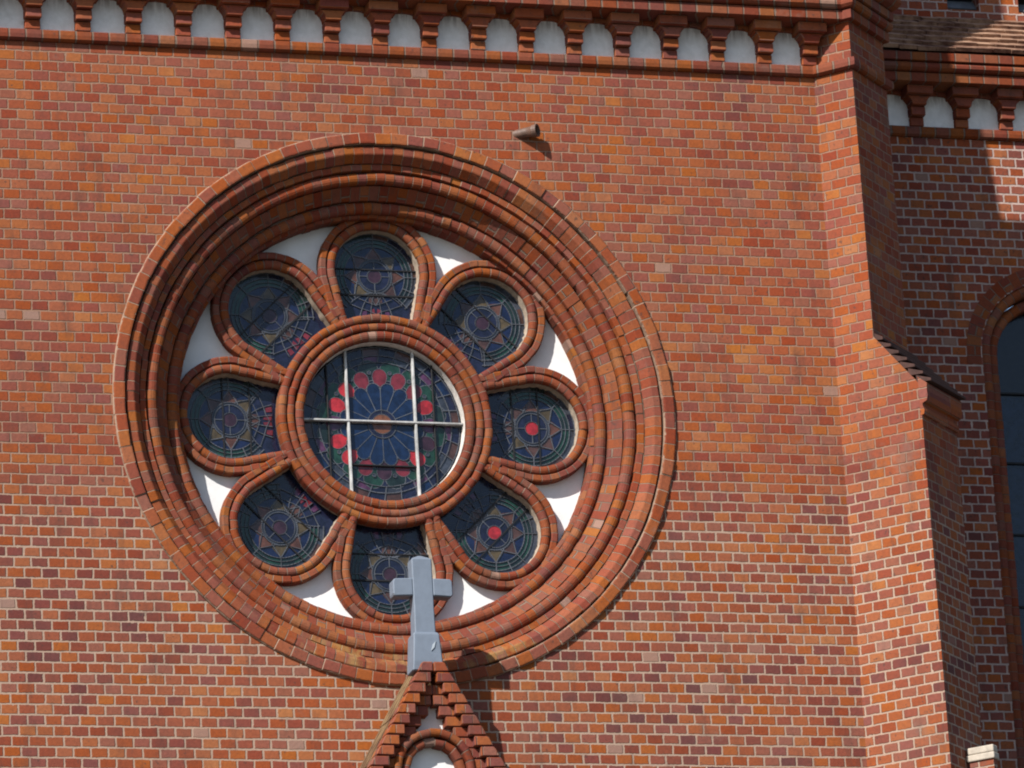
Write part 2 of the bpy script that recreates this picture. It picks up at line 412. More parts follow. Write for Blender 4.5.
ZS0, ZS1 = .145, .625                               # foot and head of the sloping offset
def bp(a, z, n=0.): return F_+E_*a+N_*n+V((0, 0, z))
mb = MB()
out = [(-.02, GZ), (A2, GZ), (A2, ZS0), (AU, ZS1-.02), (AU, ZT-.25), (-.02, ZT)]
mb.prism([bp(a, z) for a, z in out], N_*BW)
buttress = mb.build('buttress', M_BUT, tower)
tag(buttress, 'diagonal corner buttress, sunlit side face and shaded end face')
mb = MB(); NS = 7                                   # stepped tile courses over the offset
for k in range(NS):
    a0 = AU+(A2+.085-AU)*k/NS; a1 = AU+(A2+.085-AU)*(k+1)/NS
    z1 = ZS1-(ZS1-ZS0)*k/NS+.012; z0 = z1-.062
    a = max(a0-.05, AU+.001)
    mb.prism([bp(a, z0, .006), bp(a1+.012, z0-.006, .006), bp(a1+.012, z0+.016, .006), bp(a, z1, .006)], N_*(BW+.012))
mb.build('weathering', M_SLATE, buttress, bevel=.003, bseg=1)
mb = MB()                                           # moulded courses under the offset, on the end face
pr = [(A2-.01, ZS0-.25), (A2+.018, ZS0-.245), (A2+.026, ZS0-.215), (A2+.018, ZS0-.185), (A2+.012, ZS0-.18), (A2+.014, ZS0-.155), (A2+.05, ZS0-.14), (A2+.062, ZS0-.10),
      (A2+.058, ZS0-.06), (A2+.062, ZS0+.0), (A2-.01, ZS0+.06)]
mb.prism([bp(a, z, -.003) for a, z in pr], N_*(BW+.006))
mb.build('eaves_moulding', M_CORB, buttress)

# ------------------------------------------------------------------ string course, frieze, corbels, cornice of the tower
ZST = 2.918
plan = [(-4.6, 0), (FX, 0), tuple((F_+E_*AU)[:2]), tuple((F_+E_*AU+N_*BW)[:2]), tuple((F_+E_*(-.1)+N_*BW)[:2])]
def stringc(name, plan, zt, mat, parent, p=.045):
    mb = MB(); band(mb, plan, [(-.01, zt-.088), (p*.55, zt-.084), (p, zt-.070), (p+.004, zt-.040), (p, zt-.008), (p-.008, zt), (-.01, zt+.003)])
    # one row of headers: rescale v so that the visible nosing is one course
    return mb.build(name, mat, parent, fixn=False)
def course_uv(o, h0, bw=.13):
    """one brick row across the whole profile"""
    me = o.data; uv = me.uv_layers[0].data
    vs = [d.uv[1] for d in uv]; a, b = min(vs), max(vs); ROW[0] += 3; off = ROW[0]*.1
    for d in uv: d.uv = (d.uv[0]/bw*.1, off+.0005+(d.uv[1]-a)/(b-a)*.099)
course_uv(stringc('string_course', plan, ZST, M_MLD, tower), .08)
def cornice(parent, plan, zb, mats, ext=(1, 1, 1, 1)):
    rows = [('cornice_band', [(-.2, 0), (.040, 0), (.050, .004), (.052, .074), (.04, .082), (-.01, .082)]),
            ('cornice_roll', [(-.01, .086), (.055, .086), (.075, .092), (.093, .112), (.095, .135), (.08, .158), (.065, .162), (-.01, .162)]),
            ('cornice_band', [(-.01, .168), (.085, .168), (.102, .172), (.104, .238), (.09, .246), (-.01, .246)]),
            ('crown_moulding', [(-.01, .252), (.105, .252), (.152, .268), (.185, .30), (.188, .325), (.17, .336), (-.2, .40)])]
    base = None
    for (nm, pr), on in zip(rows, ext):
        if not on: continue
        mb = MB(); band(mb, plan, [(o, zb+z) for o, z in pr])
        o = mb.build('cornice' if base is None else nm, mats, parent if base is None else base, fixn=False)
        course_uv(o, .08)
        if base is None: base = o
    return base
FRZ_H = .321
PC = .205                                           # the cornice stands out over the frieze, little over the buttress
plan_c = [(-4.6, -PC), (FX+PC, -PC), tuple((F_+E_*AU)[:2]), tuple((F_+E_*AU+N_*(BW+.02))[:2])]
cornice(tower, plan_c, ZST+FRZ_H, M_MLD)
def corbel(frame, x, zs, parent, mat, half=False):
    """stepped corbel bracket: narrow shaft courses, hollow-sided haunch and a wide cap"""
    O, ex, ey = frame; h = .0803
    mb = MB(); j = lambda: random.uniform(-.003, .003)
    hw = .060
    mb.box((x-hw, -.045+j(), zs+.002), (x+hw, .03, zs+h-.004), frame)
    mb.box((x-hw-.003, -.090+j(), zs+h), (x+hw+.003, .03, zs+2*h-.004), frame)
    # haunch: rounded nose, sides sweeping out
    z0, z1 = zs+2*h, zs+3*h-.002
    ns = 5; prof = []
    for k in range(ns+1):
        t = k/ns; prof.append((hw+.004+.038*(t**2.2), z0+(z1-z0)*t))
    pts = [O+ex*(x-a)+V((0, 0, z)) for a, z in prof]+[O+ex*(x+a)+V((0, 0, z)) for a, z in reversed(prof)]
    mb.prism([p+ey*-.135 for p in pts], ey*.165)
    wc = .117
    mb.box((x-wc+j(), -.182+j(), z1+.004), (x+wc+j(), .03, zs+4*h-.002), frame)
    return mb.build('corbel', mat, parent, bevel=.007, bseg=2)
def frieze_panel(frame, x0, x1, zs, parent, y=-.004):
    O, ex, ey = frame; mb = MB(); h = .0803; hw = .064; r = .058
    a, b = x0+hw, x1-hw; zt = zs+3*h+.012
    P = [(a-.03, zs+.003), (b+.03, zs+.003), (b+.03, zt-.09)]
    # rounded head corners come from the corbel haunches; head itself is a flat arch
    P += [(b+.03, zt+.07), (a-.03, zt+.07)]
    Q = [O+ex*px+ey*y+V((0, 0, pz)) for px, pz in P]
    uv = [((px-a)/(b-a), (pz-zs)/(4*h)) for px, pz in P]
    mb.poly(Q, uv)
    i = len(mb.v); mb.v += [q+ey*.02 for q in Q]
    for k in range(5): mb.face((k, i+k, i+(k+1) % 5, (k+1) % 5))
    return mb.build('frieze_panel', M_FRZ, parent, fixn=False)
def arch_head(frame, x0, x1, zs, parent, mat):
    """brick head over a frieze bay: a slab with a shallow arch cut out of its lower edge"""
    O, ex, ey = frame; mb = MB(); h = .0803
    a, b = x0+.06, x1-.06; c = (a+b)/2; hw = (b-a)/2
    n = 10; pts = []
    for k in range(n+1):
        t = -1+2*k/n; pts.append((c+hw*t, zs+2.45*h+1.1*h*math.sqrt(max(0, 1-abs(t)**2.6))))
    pts = [(a, zs+2.0*h)]+pts+[(b, zs+2.0*h), (b+.04, zs+2.0*h), (b+.04, zs+4*h), (a-.04, zs+4*h), (a-.04, zs+2.0*h)]
    mb.prism([O+ex*px+ey*-.034+V((0, 0, pz)) for px, pz in pts], ey*.033)
    return mb.build('bay_arch', mat, parent)
FR0 = (V((0, 0, 0)), V((1, 0, 0)), V((0, 1, 0)))
xs = [.0105+.3913*k for k in range(-11, 9)]
for k, x in enumerate(xs):
    corbel(FR0, x, ZST+.001, tower, M_CORB)
    if k: frieze_panel(FR0, xs[k-1], x, ZST, tower); arch_head(FR0, xs[k-1], x, ZST, tower, M_CORB)
corbel(FR0, FX-.04, ZST+.001, tower, M_CORB)
frieze_panel(FR0, xs[-1], FX-.04, ZST, tower); arch_head(FR0, xs[-1], FX-.04, ZST, tower, M_CORB)

# ------------------------------------------------------------------ rose window
mb = MB()                                           # backing cone behind the moulded rings
cone = [(2.16, -.004), (2.13, .06), (2.0, .11), (1.92, .17), (1.84, .20), (1.73, .30), (1.66, .34), (1.645, .40), (1.645, .62)]
n = 160
for R, y in cone:
    for k in range(n): a = 2*math.pi*k/n; mb.v.append(V((R*math.cos(a), y, R*math.sin(a))))
for j in range(len(cone)-1):
    for k in range(n): mb.face((j*n+k, j*n+(k+1) % n, (j+1)*n+(k+1) % n, (j+1)*n+k))
rose = mb.build('rose_surround', M_MORTAR, tower, fixn=False)
tag(rose, 'stepped ring of moulded brick around the rose window')
CP = Path(circle(1.0, 720), True, 1)
class CirclePath:
    closed = True
    def __init__(s, R, c=(0, 0)): s.R = R; s.c = V(c); s.L = 2*math.pi*R
    def at(s, q): a = q/s.R+.3; n = V((math.cos(a), math.sin(a))); return s.c+n*s.R, n
def ring_part(name, R0, prof, bl, mat, jit=.003, sub=2, split=False, parent=None, c=(0, 0), vr=None):
    mb = MB(); sweep(mb, CirclePath(R0, c), [(r-R0, y) for r, y in prof], bl, WALL3, jit, sub=sub, split=split, vr=vr)
    return mb.build(name, mat, parent or rose, fixn=False)
ring_part('hood_moulding', 2.2, [(2.208, .01), (2.206, -.017), (2.202, -.024), (2.192, -.027), (2.13, -.030), (2.118, -.028), (2.113, -.02), (2.111, .06)], .131, M_HOOD, .004, vr=[0, .03, .05, .12, .86, .93, .95, 1])
ring_part('chamfered_moulding', 2.1, [(2.102, .07), (2.100, .002), (2.092, -.004), (2.045, -.002), (2.036, .002), (1.995, .052), (1.987, .062), (1.984, .09)], .081, M_LIME, .003)
ring_part('flat_course', 1.97, [(1.981, .14), (1.978, .078), (1.935, .082), (1.926, .15)], .081, M_LIME, .003)
ring_part('roll_moulding', 1.88, [(2.*1.8815-r, y) for r, y in roll(1.838, 1.925, .090, .19, bulge=.034)], .074, M_MLD, .003)
ring_part('splayed_course', 1.79, [(1.835, .19), (1.83, .158), (1.742, .240), (1.738, .32)], .076, M_MLD, .003, split=True)
ring_part('roll_moulding', 1.69, [(2*1.692-r, y) for r, y in roll(1.650, 1.734, .245, .36, bulge=.034)], .071, M_MLD, .003)
ring_part('plain_course', 1.62, [(1.650, .34), (1.648, .308), (1.630, .316), (1.624, .320), (1.6225, .334), (1.628, .53)], .073, M_MLD, .003)

# lobes -------------------------------------------------------------
RHO, RL, TAP = 1.21, .340, math.radians(12)
def lobe_path(extra=0., end=.80):
    """open path round one lobe in local coords (x across, y radial outward); starts lower left... clockwise"""
    R = RL+extra; a0 = math.pi+TAP; a1 = -TAP
    arc = arcp((0, RHO), R, a0, a1, 60)
    def down(p, sx):
        t = V((-sx*math.sin(TAP), -math.cos(TAP))); pts = []
        k = 0
        while True:
            k += 1; q = p+t*(.02*k)
            if q.length < end or k > 40: break
            pts.append(q)
        return pts
    left = down(arc[0], -1)[::-1]; right = down(arc[-1], 1)
    return left+arc+right
def rot(p, a): return V((p[0]*math.cos(a)-p[1]*math.sin(a), p[0]*math.sin(a)+p[1]*math.cos(a)))
YG = .505                                           # depth of the glass
class Glass2D:
    """flat pieces of coloured glass and lead strips, local x/y -> wall plane"""
    def __init__(s, ang, cy=0.): s.mb = MB(); s.lead = MB(); s.ang = ang; s.keys = []; s.cy = cy
    def P(s, p, y): q = rot((p[0], p[1]+s.cy), s.ang); return V((q.x, y, q.y))
    def mi(s, key):
        if key not in s.keys: s.keys.append(key)
        return s.keys.index(key)
    def poly(s, pts, key, lev=1): s.mb.poly([s.P(p, YG-.0016*lev) for p in pts], None, s.mi(key))
    def ring(s, r0, r1, key, lev, a0=0., a1=2*math.pi, n=40, c=(0, 0)):
        A = arcp(c, r1, a0, a1, n)
        if r0 <= 0: s.poly(A[:-1] if a1-a0 > 6.2 else [V(c)]+A, key, lev); return
        B = arcp(c, r0, a0, a1, n)
        for k in range(n): s.poly([A[k], A[k+1], B[k+1], B[k]], key, lev)
    def line(s, pts, w=.007, lev=5, closed=False, which=None):
        pts = [V(p) for p in pts]; m = which or s.lead
        if closed: pts.append(pts[0])
        w *= random.uniform(.8, 1.15); lev += random.uniform(-.22, .22)
        for k in range(len(pts)-1):
            d = pts[k+1]-pts[k]
            if d.length < 1e-5: continue
            d.normalize(); nn = V((d.y, -d.x))*w/2; e = d*w*.25; a, b = pts[k]-e, pts[k+1]+e
            top = [s.P(q, YG-.0016*lev-.003) for q in (a+nn, b+nn, b-nn, a-nn)]; bot = [s.P(q, YG-.001) for q in (a+nn, b+nn, b-nn, a-nn)]
            i = len(m.v); m.v += top+bot
            for f in ((0, 1, 2, 3), (0, 4, 5, 1), (1, 5, 6, 2), (2, 6, 7, 3), (3, 7, 4, 0)): m.face([i+x for x in f])
    def circ(s, r, w=.007, lev=5, c=(0, 0), a0=0, a1=2*math.pi, n=48): s.line(arcp(c, r, a0, a1, n), w, lev)
    def spokes(s, r0, r1, n, ph=0., w=.006, c=(0, 0)):
        for k in range(n):
            a = ph+2*math.pi*k/n; d = V((math.cos(a), math.sin(a))); s.line([V(c)+d*r0, V(c)+d*r1], w)
lobe_mats = None
for i in range(8):
    ang = -i*math.pi/4                              # i = 0 top, then clockwise
    W3 = lambda p, y, a=ang: (lambda q: (q.x, y, q.y))(rot(p, a))
    lp = Path(lobe_path(), False, -1)
    mb = MB(); sweep(mb, lp, roll(.0, .068, .365, .422, bulge=.030), .064, W3, .0028, sub=2)
    win = mb.build('lobe_window', M_MLD, tower, fixn=False)
    if i in (2, 3): tag(win, 'petal light with a bright red disc at the centre of its glass star')
    mb = MB(); lp2 = Path(lobe_path(.070), False, -1)
    sweep(mb, lp2, [(.0, .44), (.003, .378), (.010, .370), (.046, .368), (.056, .374), (.060, .39), (.060, .52)], .067, W3, .0028, sub=2)
    mb.build('rim_moulding', M_MLD, win, fixn=False)
    mb = MB(); lpi = Path(lobe_path(.012), False, -1); nn = 90; idx = []
    for k in range(nn+1):
        p, nrm = lpi.at(lpi.L*k/nn); j = random.uniform(-.006, .006)
        idx.append(len(mb.v)); mb.v += [V(W3(p+nrm*(-.008), .408)), V(W3(p+nrm*(-.012+j*.4), .45)), V(W3(p+nrm*(-.016+j), YG+.01))]
    for k in range(nn):
        for j in (0, 1): mb.face((idx[k]+j, idx[k+1]+j, idx[k+1]+j+1, idx[k]+j+1), None, 0, True)
    mb.build('plaster_reveal', M_REV, win, fixn=False)
    # stained glass
    g = Glass2D(ang, 1.198); dy = RHO-1.198
    base = [V((p.x, p.y-1.198)) for p in lobe_path(.05, .66)]
    g.poly(base, 'navy', 0)
    nseg = 16
    for k in range(nseg):
        a0 = 2*math.pi*k/nseg; a1 = 2*math.pi*(k+1)/nseg
        mid = (a0+a1)/2
        if math.sin(mid) < -.72: continue
        g.ring(.302, .345, random.choice(['navy', 'slate', 'brown', 'deepgreen', 'slate']), 1, a0, a1, 4)
        g.ring(.240, .300, random.choice(['green', 'deepgreen', 'green', 'deepgreen']), 1, a0, a1, 4)
        if k % 2 == 0 or random.random() < .3:
            d = V((math.cos(a0), math.sin(a0))); g.line([d*.24, d*.352], .006)
    g.ring(0, .240, 'blue', 1)
    for k in range(8):
        a = math.pi/2+k*math.pi/4; d = V((math.cos(a), math.sin(a))); t = V((-d.y, d.x))
        q = [d*.238, d*.165+t*.062, d*.128+t*.066, d*.120, d*.128-t*.066, d*.165-t*.062]
        g.poly(q, ['rust', 'olive'][k % 2] if random.random() > .25 else 'brown', 2)
        g.line([d*.128+t*.068, d*.172+t*.042, d*.238, d*.172-t*.042, d*.128-t*.068], .006)
    g.ring(.118, .140, 'slate', 3); g.ring(0, .118, 'navy', 3)
    g.ring(0, .056, 'red' if i in (2, 3) else 'maroon', 4)
    g.circ(.140, .006); g.circ(.120, .006); g.circ(.056, .006); g.spokes(.056, .12, 4, 0., .006)
    A0, A1 = math.radians(-48), math.radians(228)
    g.circ(.240, .006, a0=A0, a1=A1); g.circ(.270, .004, a0=A0, a1=A1); g.circ(.302, .007, a0=A0, a1=A1); g.circ(.345, .007, a0=A0, a1=A1)
    # little fan of petals at the inner end
    for sx in (-1, 1):
        for (x1, y1, x2, y2, x3, y3) in ((.0, -.12, .035, -.20, .045, -.33), (.02, -.13, .095, -.19, .13, -.33), (.03, -.13, .15, -.16, .21, -.235)):
            pts = [V((sx*((1-t)**2*x1+2*t*(1-t)*x2+t*t*x3), (1-t)**2*y1+2*t*(1-t)*y2+t*t*y3)) for t in [k/8 for k in range(9)]]
            g.line(pts, .0055)
        for (a, b, c, d) in ((.0, -.235, .06, -.215), (.06, -.215, .13, -.185), (.05, -.285, .125, -.262), (.125, -.262, .205, -.23), (0, -.31, .05, -.285)):
            g.line([(sx*a, b), (sx*c, d)], .005)
        g.poly([(sx*.004, -.325), (sx*.052, -.335), (sx*.045, -.275), (sx*.012, -.262)], 'crimson' if i in (0, 7, 5, 6) else 'maroon', 3)
        g.poly([(sx*.075, -.335), (sx*.115, -.33), (sx*.105, -.285), (sx*.07, -.28)], 'crimson' if i in (7, 6) else 'violet', 3)
        g.poly([(sx*.01, -.15), (sx*.05, -.165), (sx*.055, -.21), (sx*.01, -.225)], 'brown', 3)
    gl = g.mb.build('stained_glass', [G[k] for k in g.keys], win, fixn=False)
    g.lead.build('lead_came', M_LEAD, win, fixn=True)
    bars = MB()
    for yy in (.055, -.155):
        hw = .36 if yy > 0 else .34
        g.line([(-hw, yy), (hw, yy-.004)], .011, 8, which=bars)
    bars.build('saddle_bar', M_BARD, win)
    # white plaster spandrel clockwise of this lobe
    half = math.pi/8; mb = MB(); am = ang-half
    pts = []
    R = .445
    c0 = rot((0, RHO), half); c1 = rot((0, RHO), -half)
    arcL = [q for q in arcp(c0, R, math.radians(90)+half+.2, math.radians(-75), 40) if q.x < -.002 and q.length < 1.62 or False]
    arcL = [q for q in arcp(c0, R, math.radians(60)+half, math.radians(-60), 60) if q.length < 1.655 and q.y > 1.0]
    arcR = [V((-q.x, q.y)) for q in arcL]
    topa = math.atan2(arcL[0].x, arcL[0].y)
    top = [V((1.66*math.sin(topa+(-2*topa)*k/10), 1.66*math.cos(topa+(-2*topa)*k/10))) for k in range(11)]
    loop = arcL[::-1]+top+arcR
    mb2 = [rot(q, am) for q in loop]
    mb.prism([(q.x, .458, q.y) for q in mb2], (0, .05, 0))
    mb.build('spandrel', M_WHITE, tower)

# central light ------------------------------------------------------
RC = .642
cw = ring_part('rosette_window', RC+.05, [(RC+r, y) for r, y in roll(.074, .000, .365, .435, bulge=.030)], .066, M_MLD, .003, 2, parent=tower)
tag(cw, 'large round centre light of the rose window with a blue petalled flower')
ring_part('bead_moulding', RC+.11, [(RC+r, y) for r, y in roll(.137, .078, .358, .47, bulge=.022)], .070, M_MLD, .003, 2, parent=cw)
ring_part('rim_moulding', RC+.17, [(RC+r, y) for r, y in roll(.206, .141, .352, .47, bulge=.026)], .074, M_MLD, .003, 2, parent=cw)
mb = MB()
for k in range(120):
    a, b = 2*math.pi*k/120, 2*math.pi*(k+1)/120
    mb.poly([(.836*math.cos(x), y, .836*math.sin(x)) for x, y in ((a, .40), (b, .40), (b, YG+.01), (a, YG+.01))])
mb.build('plaster_reveal', M_REV, cw, fixn=False)
mb = MB(); nn = 120; idx = []
for k in range(nn):
    a = 2*math.pi*k/nn; d = V((math.cos(a), math.sin(a)))
    idx.append(len(mb.v)); mb.v += [V(WALL3(d*(RC-.002), .42)), V(WALL3(d*(RC-.008+random.uniform(-.003, .003)), YG+.01))]
for k in range(nn):
    a, b = idx[k], idx[(k+1) % nn]; mb.face((a, b, b+1, a+1), None, 0, True)
mb.build('plaster_reveal', plain('white_reveal', (.62, .58, .54), .95, .25, 25., .003), cw, fixn=False)
g = Glass2D(0.)
g.ring(0, .66, 'navy', 0, n=64)
for k in range(28):                                 # chequered border
    a0 = 2*math.pi*k/28; a1 = a0+2*math.pi/28
    key = ['brown', 'navy', 'petal', 'navy', 'slate', 'brown', 'navy'][k % 7]
    g.ring(.555, .615, key, 1, a0, a1, 3); g.ring(.50, .55, ['navy', 'slate', 'navy', 'violet'][k % 4], 1, a0, a1, 3)
    d = V((math.cos(a0), math.sin(a0))); t = V((-d.y, d.x))
    g.line([d*.505+t*.01, d*.62-t*.01], .006)
for k in range(16):
    a = math.pi/2+2*math.pi*(k+.5)/16; d = V((math.cos(a), math.sin(a))); t = V((-d.y, d.x))
    # green leaves
    q = [d*(.44+.085*math.sin(x))+t*(.082*math.cos(x)) for x in [math.pi*2*j/14 for j in range(14)]]
    g.poly(q, 'green' if k % 4 else 'deepgreen', 2); g.line(q, .006, .4, closed=True)
SEED = random.Random(4)
for k in range(16):
    a = math.pi/2+2*math.pi*k/16; d = V((math.cos(a), math.sin(a))); t = V((-d.y, d.x))
    key = {3: 'red', 4: 'violet', 5: 'red', 6: 'red', 2: 'red', 13: 'red', 10: 'red', 12: 'violet', 0: 'crimson', 1: 'crimson', 15: 'crimson', 7: 'crimson', 8: 'maroon', 9: 'crimson', 11: 'maroon', 14: 'crimson'}[k]
    q = [d*(.385+.062*math.sin(x)-(.020 if x > math.pi*1.2 and x < math.pi*1.8 else 0))+t*(.060*math.cos(x)) for x in [math.pi*2*j/16 for j in range(16)]]
    g.poly(q, key, 3); g.line(q, .005, 2., closed=True)
    b = a+math.pi/16; db = V((math.cos(b), math.sin(b)))
    g.ring(0, .014, 'slate', 6, c=db*.42, n=8); g.circ(.015, .005, 6, c=db*.42, n=8)
for k in range(16):
    a = math.pi/2+2*math.pi*(k+.5)/16; d = V((math.cos(a), math.sin(a))); t = V((-d.y, d.x)); ww = math.tan(math.pi/16)
    q = [d*.11+t*.11*ww, d*.27+t*.27*ww]+[d*(.275+.06*math.sin(x))+t*(.275*ww*math.cos(x)) for x in [math.pi*j/8 for j in range(1, 8)]]+[d*.27-t*.27*ww, d*.11-t*.11*ww]
    g.poly(q, 'petal', 4.5+.01*k); g.line(q[:-1], .006, 4.6, closed=False)
g.ring(0, .113, 'navy', 7); g.ring(0, .078, 'centre', 8); g.circ(.113, .006, 7); g.circ(.079, .006, 7)
for k in range(12): a = k*math.pi/6; d = V((math.cos(a), math.sin(a))); g.line([d*.08, d*.112], .004, 6) if k % 3 == 0 else None
g.circ(.50, .006); g.circ(.553, .006); g.circ(.62, .007)
g.mb.build('stained_glass', [G[k] for k in g.keys], cw, fixn=False)
g.lead.build('lead_came', M_LEAD, cw)
def bar(name, a, b, w, y0, y1, mat, parent):
    mb = MB(); a, b = V(a), V(b); d = (b-a).normalized(); nn = V((d.y, -d.x))*w/2
    mb.prism([WALL3(q, y0) for q in (a+nn, b+nn, b-nn, a-nn)], (0, y1-y0, 0))
    return mb.build(name, mat, parent, bevel=.003, bseg=1)
for x in (-.272, .262): h = math.sqrt(.64**2-x*x); bar('mullion', (x, -h), (x, h), .018, .458, .496, M_BARW, cw)
bar('transom', (-.64, .012), (.64, .008), .015, .452, .497, M_BARW, cw)
for x in (-.425, .415): h = math.sqrt(.64**2-x*x); bar('saddle_bar', (x, -h), (x, h), .012, .476, .497, M_BARD, cw)
bar('saddle_bar', (-.27, -.335), (.262, -.34), .012, .476, .497, M_BARD, cw)

# backing wall behind tracery so nothing shows through between the rings
mb = MB()
fill(mb, [circle(1.70, 96)], lambda a, b: (a, .535, b))
mb.build('tracery_backing', M_MORTAR, tower)
for o in tower.children:
    if o.name.split('.')[0] in ('lobe_window', 'rosette_window', 'spandrel'): o.location += V((.006, 0, .013))

# ------------------------------------------------------------------ spout pipe
pipe = MB()
A = V((1.062, .03, 2.252)); B = V((1.215, -.102, 2.250)); ax = (B-A).normalized(); s1 = ax.cross(V((0, 0, 1))).normalized(); s2 = s1.cross(ax)
LN = (B-A).length; prof = [(0, .036), (.55*LN, .040), (LN-.045, .042), (LN-.04, .049), (LN, .052), (LN, .040), (LN-.03, .036), (LN-.1, .034)]
n = 20
for t, r in prof:
    for k in range(n): a = 2*math.pi*k/n; pipe.v.append(A+ax*t+s1*(r*math.cos(a))+s2*(r*math.sin(a)))
for j in range(len(prof)-1):
    for k in range(n): pipe.face((j*n+k, j*n+(k+1) % n, (j+1)*n+(k+1) % n, (j+1)*n+k), None, 0, j in (0, 1))
pipe.face([(len(prof)-1)*n+k for k in range(n)])
tag(pipe.build('pipe', M_CLAY, None), 'short brown clay pipe stub sticking out of the wall above the rose window', 'pipe')

# ------------------------------------------------------------------ porch gable in front of the rose window foot
YF = -.52
ZA = -2.150; SL = 1.82; H = .0803
porch = empty('gabled_porch', (0, YF, GZ), 'steep stepped brick gable with white arched panel below the rose window', 'gable')
GX = .024
def ox(z): return .078+(ZA-z)/SL
mb = MB()
zb = GZ
rim = [(0, ZA-.12), (ox(ZA-1.9)-.16, ZA-1.9-.14), (ox(ZA-1.9)-.16, zb), (-(ox(ZA-1.9)-.16), zb), (-(ox(ZA-1.9)-.16), ZA-1.9-.14)]
mb.prism([(x, YF+.17, z) for x, z in rim], (0, .33, 0))
body = mb.build('gable_wall', M_WHITE, porch)
mb = MB(); NC = 24
random.seed(11)
def stone(mb, pts, y0, y1):
    mb.prism([(x+GX, y0, z) for x, z in pts], (0, y1-y0, 0))
mbk = MB()
for i in range(NC):
    z1 = ZA-i*H; z0 = z1-H+.006
    for s in (-1, 1):
        j = random.uniform(-.006, .006); j2 = random.uniform(-.004, .004)
        o1, o0 = ox(z1)+.0+j*.4, ox(z0)+j*.4
        ln = .142+j if i > 0 else .082
        inn = max(o0-ln, .006) if i > 0 else .004
        if i == 0: inn = .003
        pts = [(s*inn, z0), (s*o0, z0+.004), (s*(o1+.012), z1-.012), (s*o1, z1), (s*inn, z1)]
        if s < 0: pts = pts[::-1]
        stone(mb, pts, YF+j2, YF+.16)
        # second, recessed order of stepped bricks
        if i >= 2:
            i0 = max(o0-ln+.02, .02); i1 = max(i0-.125-j, .0)
            if i0-i1 > .03 and (i < 14):
                p2 = [(s*i1, z0), (s*i0, z0), (s*i0, z1), (s*i1, z1)]
                if s < 0: p2 = p2[::-1]
                stone(mbk, p2, YF+.066+j2, YF+.172)
mb.build('verge_brick_course', brick_mat('verge_brick', .11, .0803, mort=.002, off=.5, jit=.3, shift=-.05, edge=.002), porch, bevel=.006, bseg=1)
mbk.build('recessed_brick_course', brick_mat('recess_brick', .13, .0803, mort=.002, off=.5, jit=.3, shift=-.02, edge=.002), porch, bevel=.005, bseg=1)
AC = (0.012, -2.955)
def archpath(R, zlow=-1.2): return Path([(AC[0]-R, AC[1]-1.0+.05*k) for k in range(20)]+arcp(AC, R, math.pi, 0, 40)+[(AC[0]+R, AC[1]-.05*k) for k in range(1, 20)], False, -1)
mb = MB(); sweep(mb, archpath(.185), roll(.0, .062, YF+.072, YF+.18, bulge=.022), .068, WALL3, .004, sub=1)
arch = mb.build('arch_ring', M_MLD, porch, fixn=False)
mb = MB(); sweep(mb, archpath(.252), roll(.0, .060, YF+.040, YF+.18, bulge=.022), .072, WALL3, .004, sub=1)
mb.build('arch_ring', M_MLD, porch, fixn=False)
# roof planes behind the verge
for s in (-1, 1):
    mb = MB()
    zlo = ZA-1.95; n_ = V((s*SL, 0, 1)).normalized()
    a = V((s*.0, 0, ZA+.02+.0)); b = V((s*(ox(zlo)+.005), 0, zlo))
    a = V((s*(ox(ZA)-.02), 0, ZA+.0))
    dirv = (b-a).normalized(); ln = (b-a).length
    k = 0
    for (y0, y1, lift) in ((YF+.165, YF+.255, .002), (YF+.27, YF+.345, .008), (YF+.36, YF+.43, .013), (YF+.445, -.003, .018)):
        q = 0.
        while q < ln:
            tl = .42; j = random.uniform(-.003, .003)
            a = V((GX+s*(ox(ZA)-.02), 0, ZA))
            p0 = a+dirv*q+n_*(lift+j); p1 = a+dirv*min(q+tl+.02, ln)+n_*(lift+.004+j)
            mb.prism([p0+V((0, y0, 0)), p1+V((0, y0, 0)), p1-n_*.03+V((0, y0, 0)), p0-n_*.03+V((0, y0, 0))], (0, y1-y0, 0)); q += tl
    mb.build('roof_slope', M_VERGE, porch)
# lower body of the porch down to the ground
mb = MB(); hx = ox(ZA-1.9)-.02
mb.box((-hx, YF+.02, GZ), (hx, -.003, ZA-1.93)); mb.build('porch_body', M_WALL, porch)

# ------------------------------------------------------------------ cross on the gable
YC = -.40
cross = empty('gable_cross', (0, YC, -2.14), 'grey painted cross with pointed top on the porch gable', 'cross')
X0 = -.006
def cs(pts_hw):                                     # stacked square sections: (half width x, half depth y, z)
    mb = MB(); i = 0
    for hx_, hy_, z in pts_hw:
        mb.v += [V((X0-hx_, YC-hy_, z)), V((X0+hx_, YC-hy_, z)), V((X0+hx_, YC+hy_, z)), V((X0-hx_, YC+hy_, z))]
    m = len(pts_hw)
    for j in range(m-1):
        for k in range(4): mb.face((4*j+k, 4*j+(k+1) % 4, 4*j+4+(k+1) % 4, 4*j+4+k))
    mb.face((3, 2, 1, 0)); b = 4*(m-1); mb.face((b, b+1, b+2, b+3)); return mb
mb = cs([(.081, .064, -1.93), (.077, .062, -1.70), (.078, .062, -1.68), (.078, .062, -1.345), (.074, .058, -1.335), (.012, .010, -1.302)])
for s in (-1, 1):
    xa = .077
    P = [(s*xa, -1.625), (s*.216, -1.632), (s*.229, -1.615), (s*.229, -1.512), (s*.216, -1.495), (s*xa, -1.490)]
    mb.prism([(X0+x, YC-.061, z) for x, z in P], (0, .122, 0))
mb.build('cross_shaft', M_CROSS, cross, bevel=.008, bseg=1)
mb = cs([(.118, .09, -2.21), (.113, .096, -2.14), (.100, .090, -1.955), (.099, .088, -1.925), (.088, .076, -1.910)])
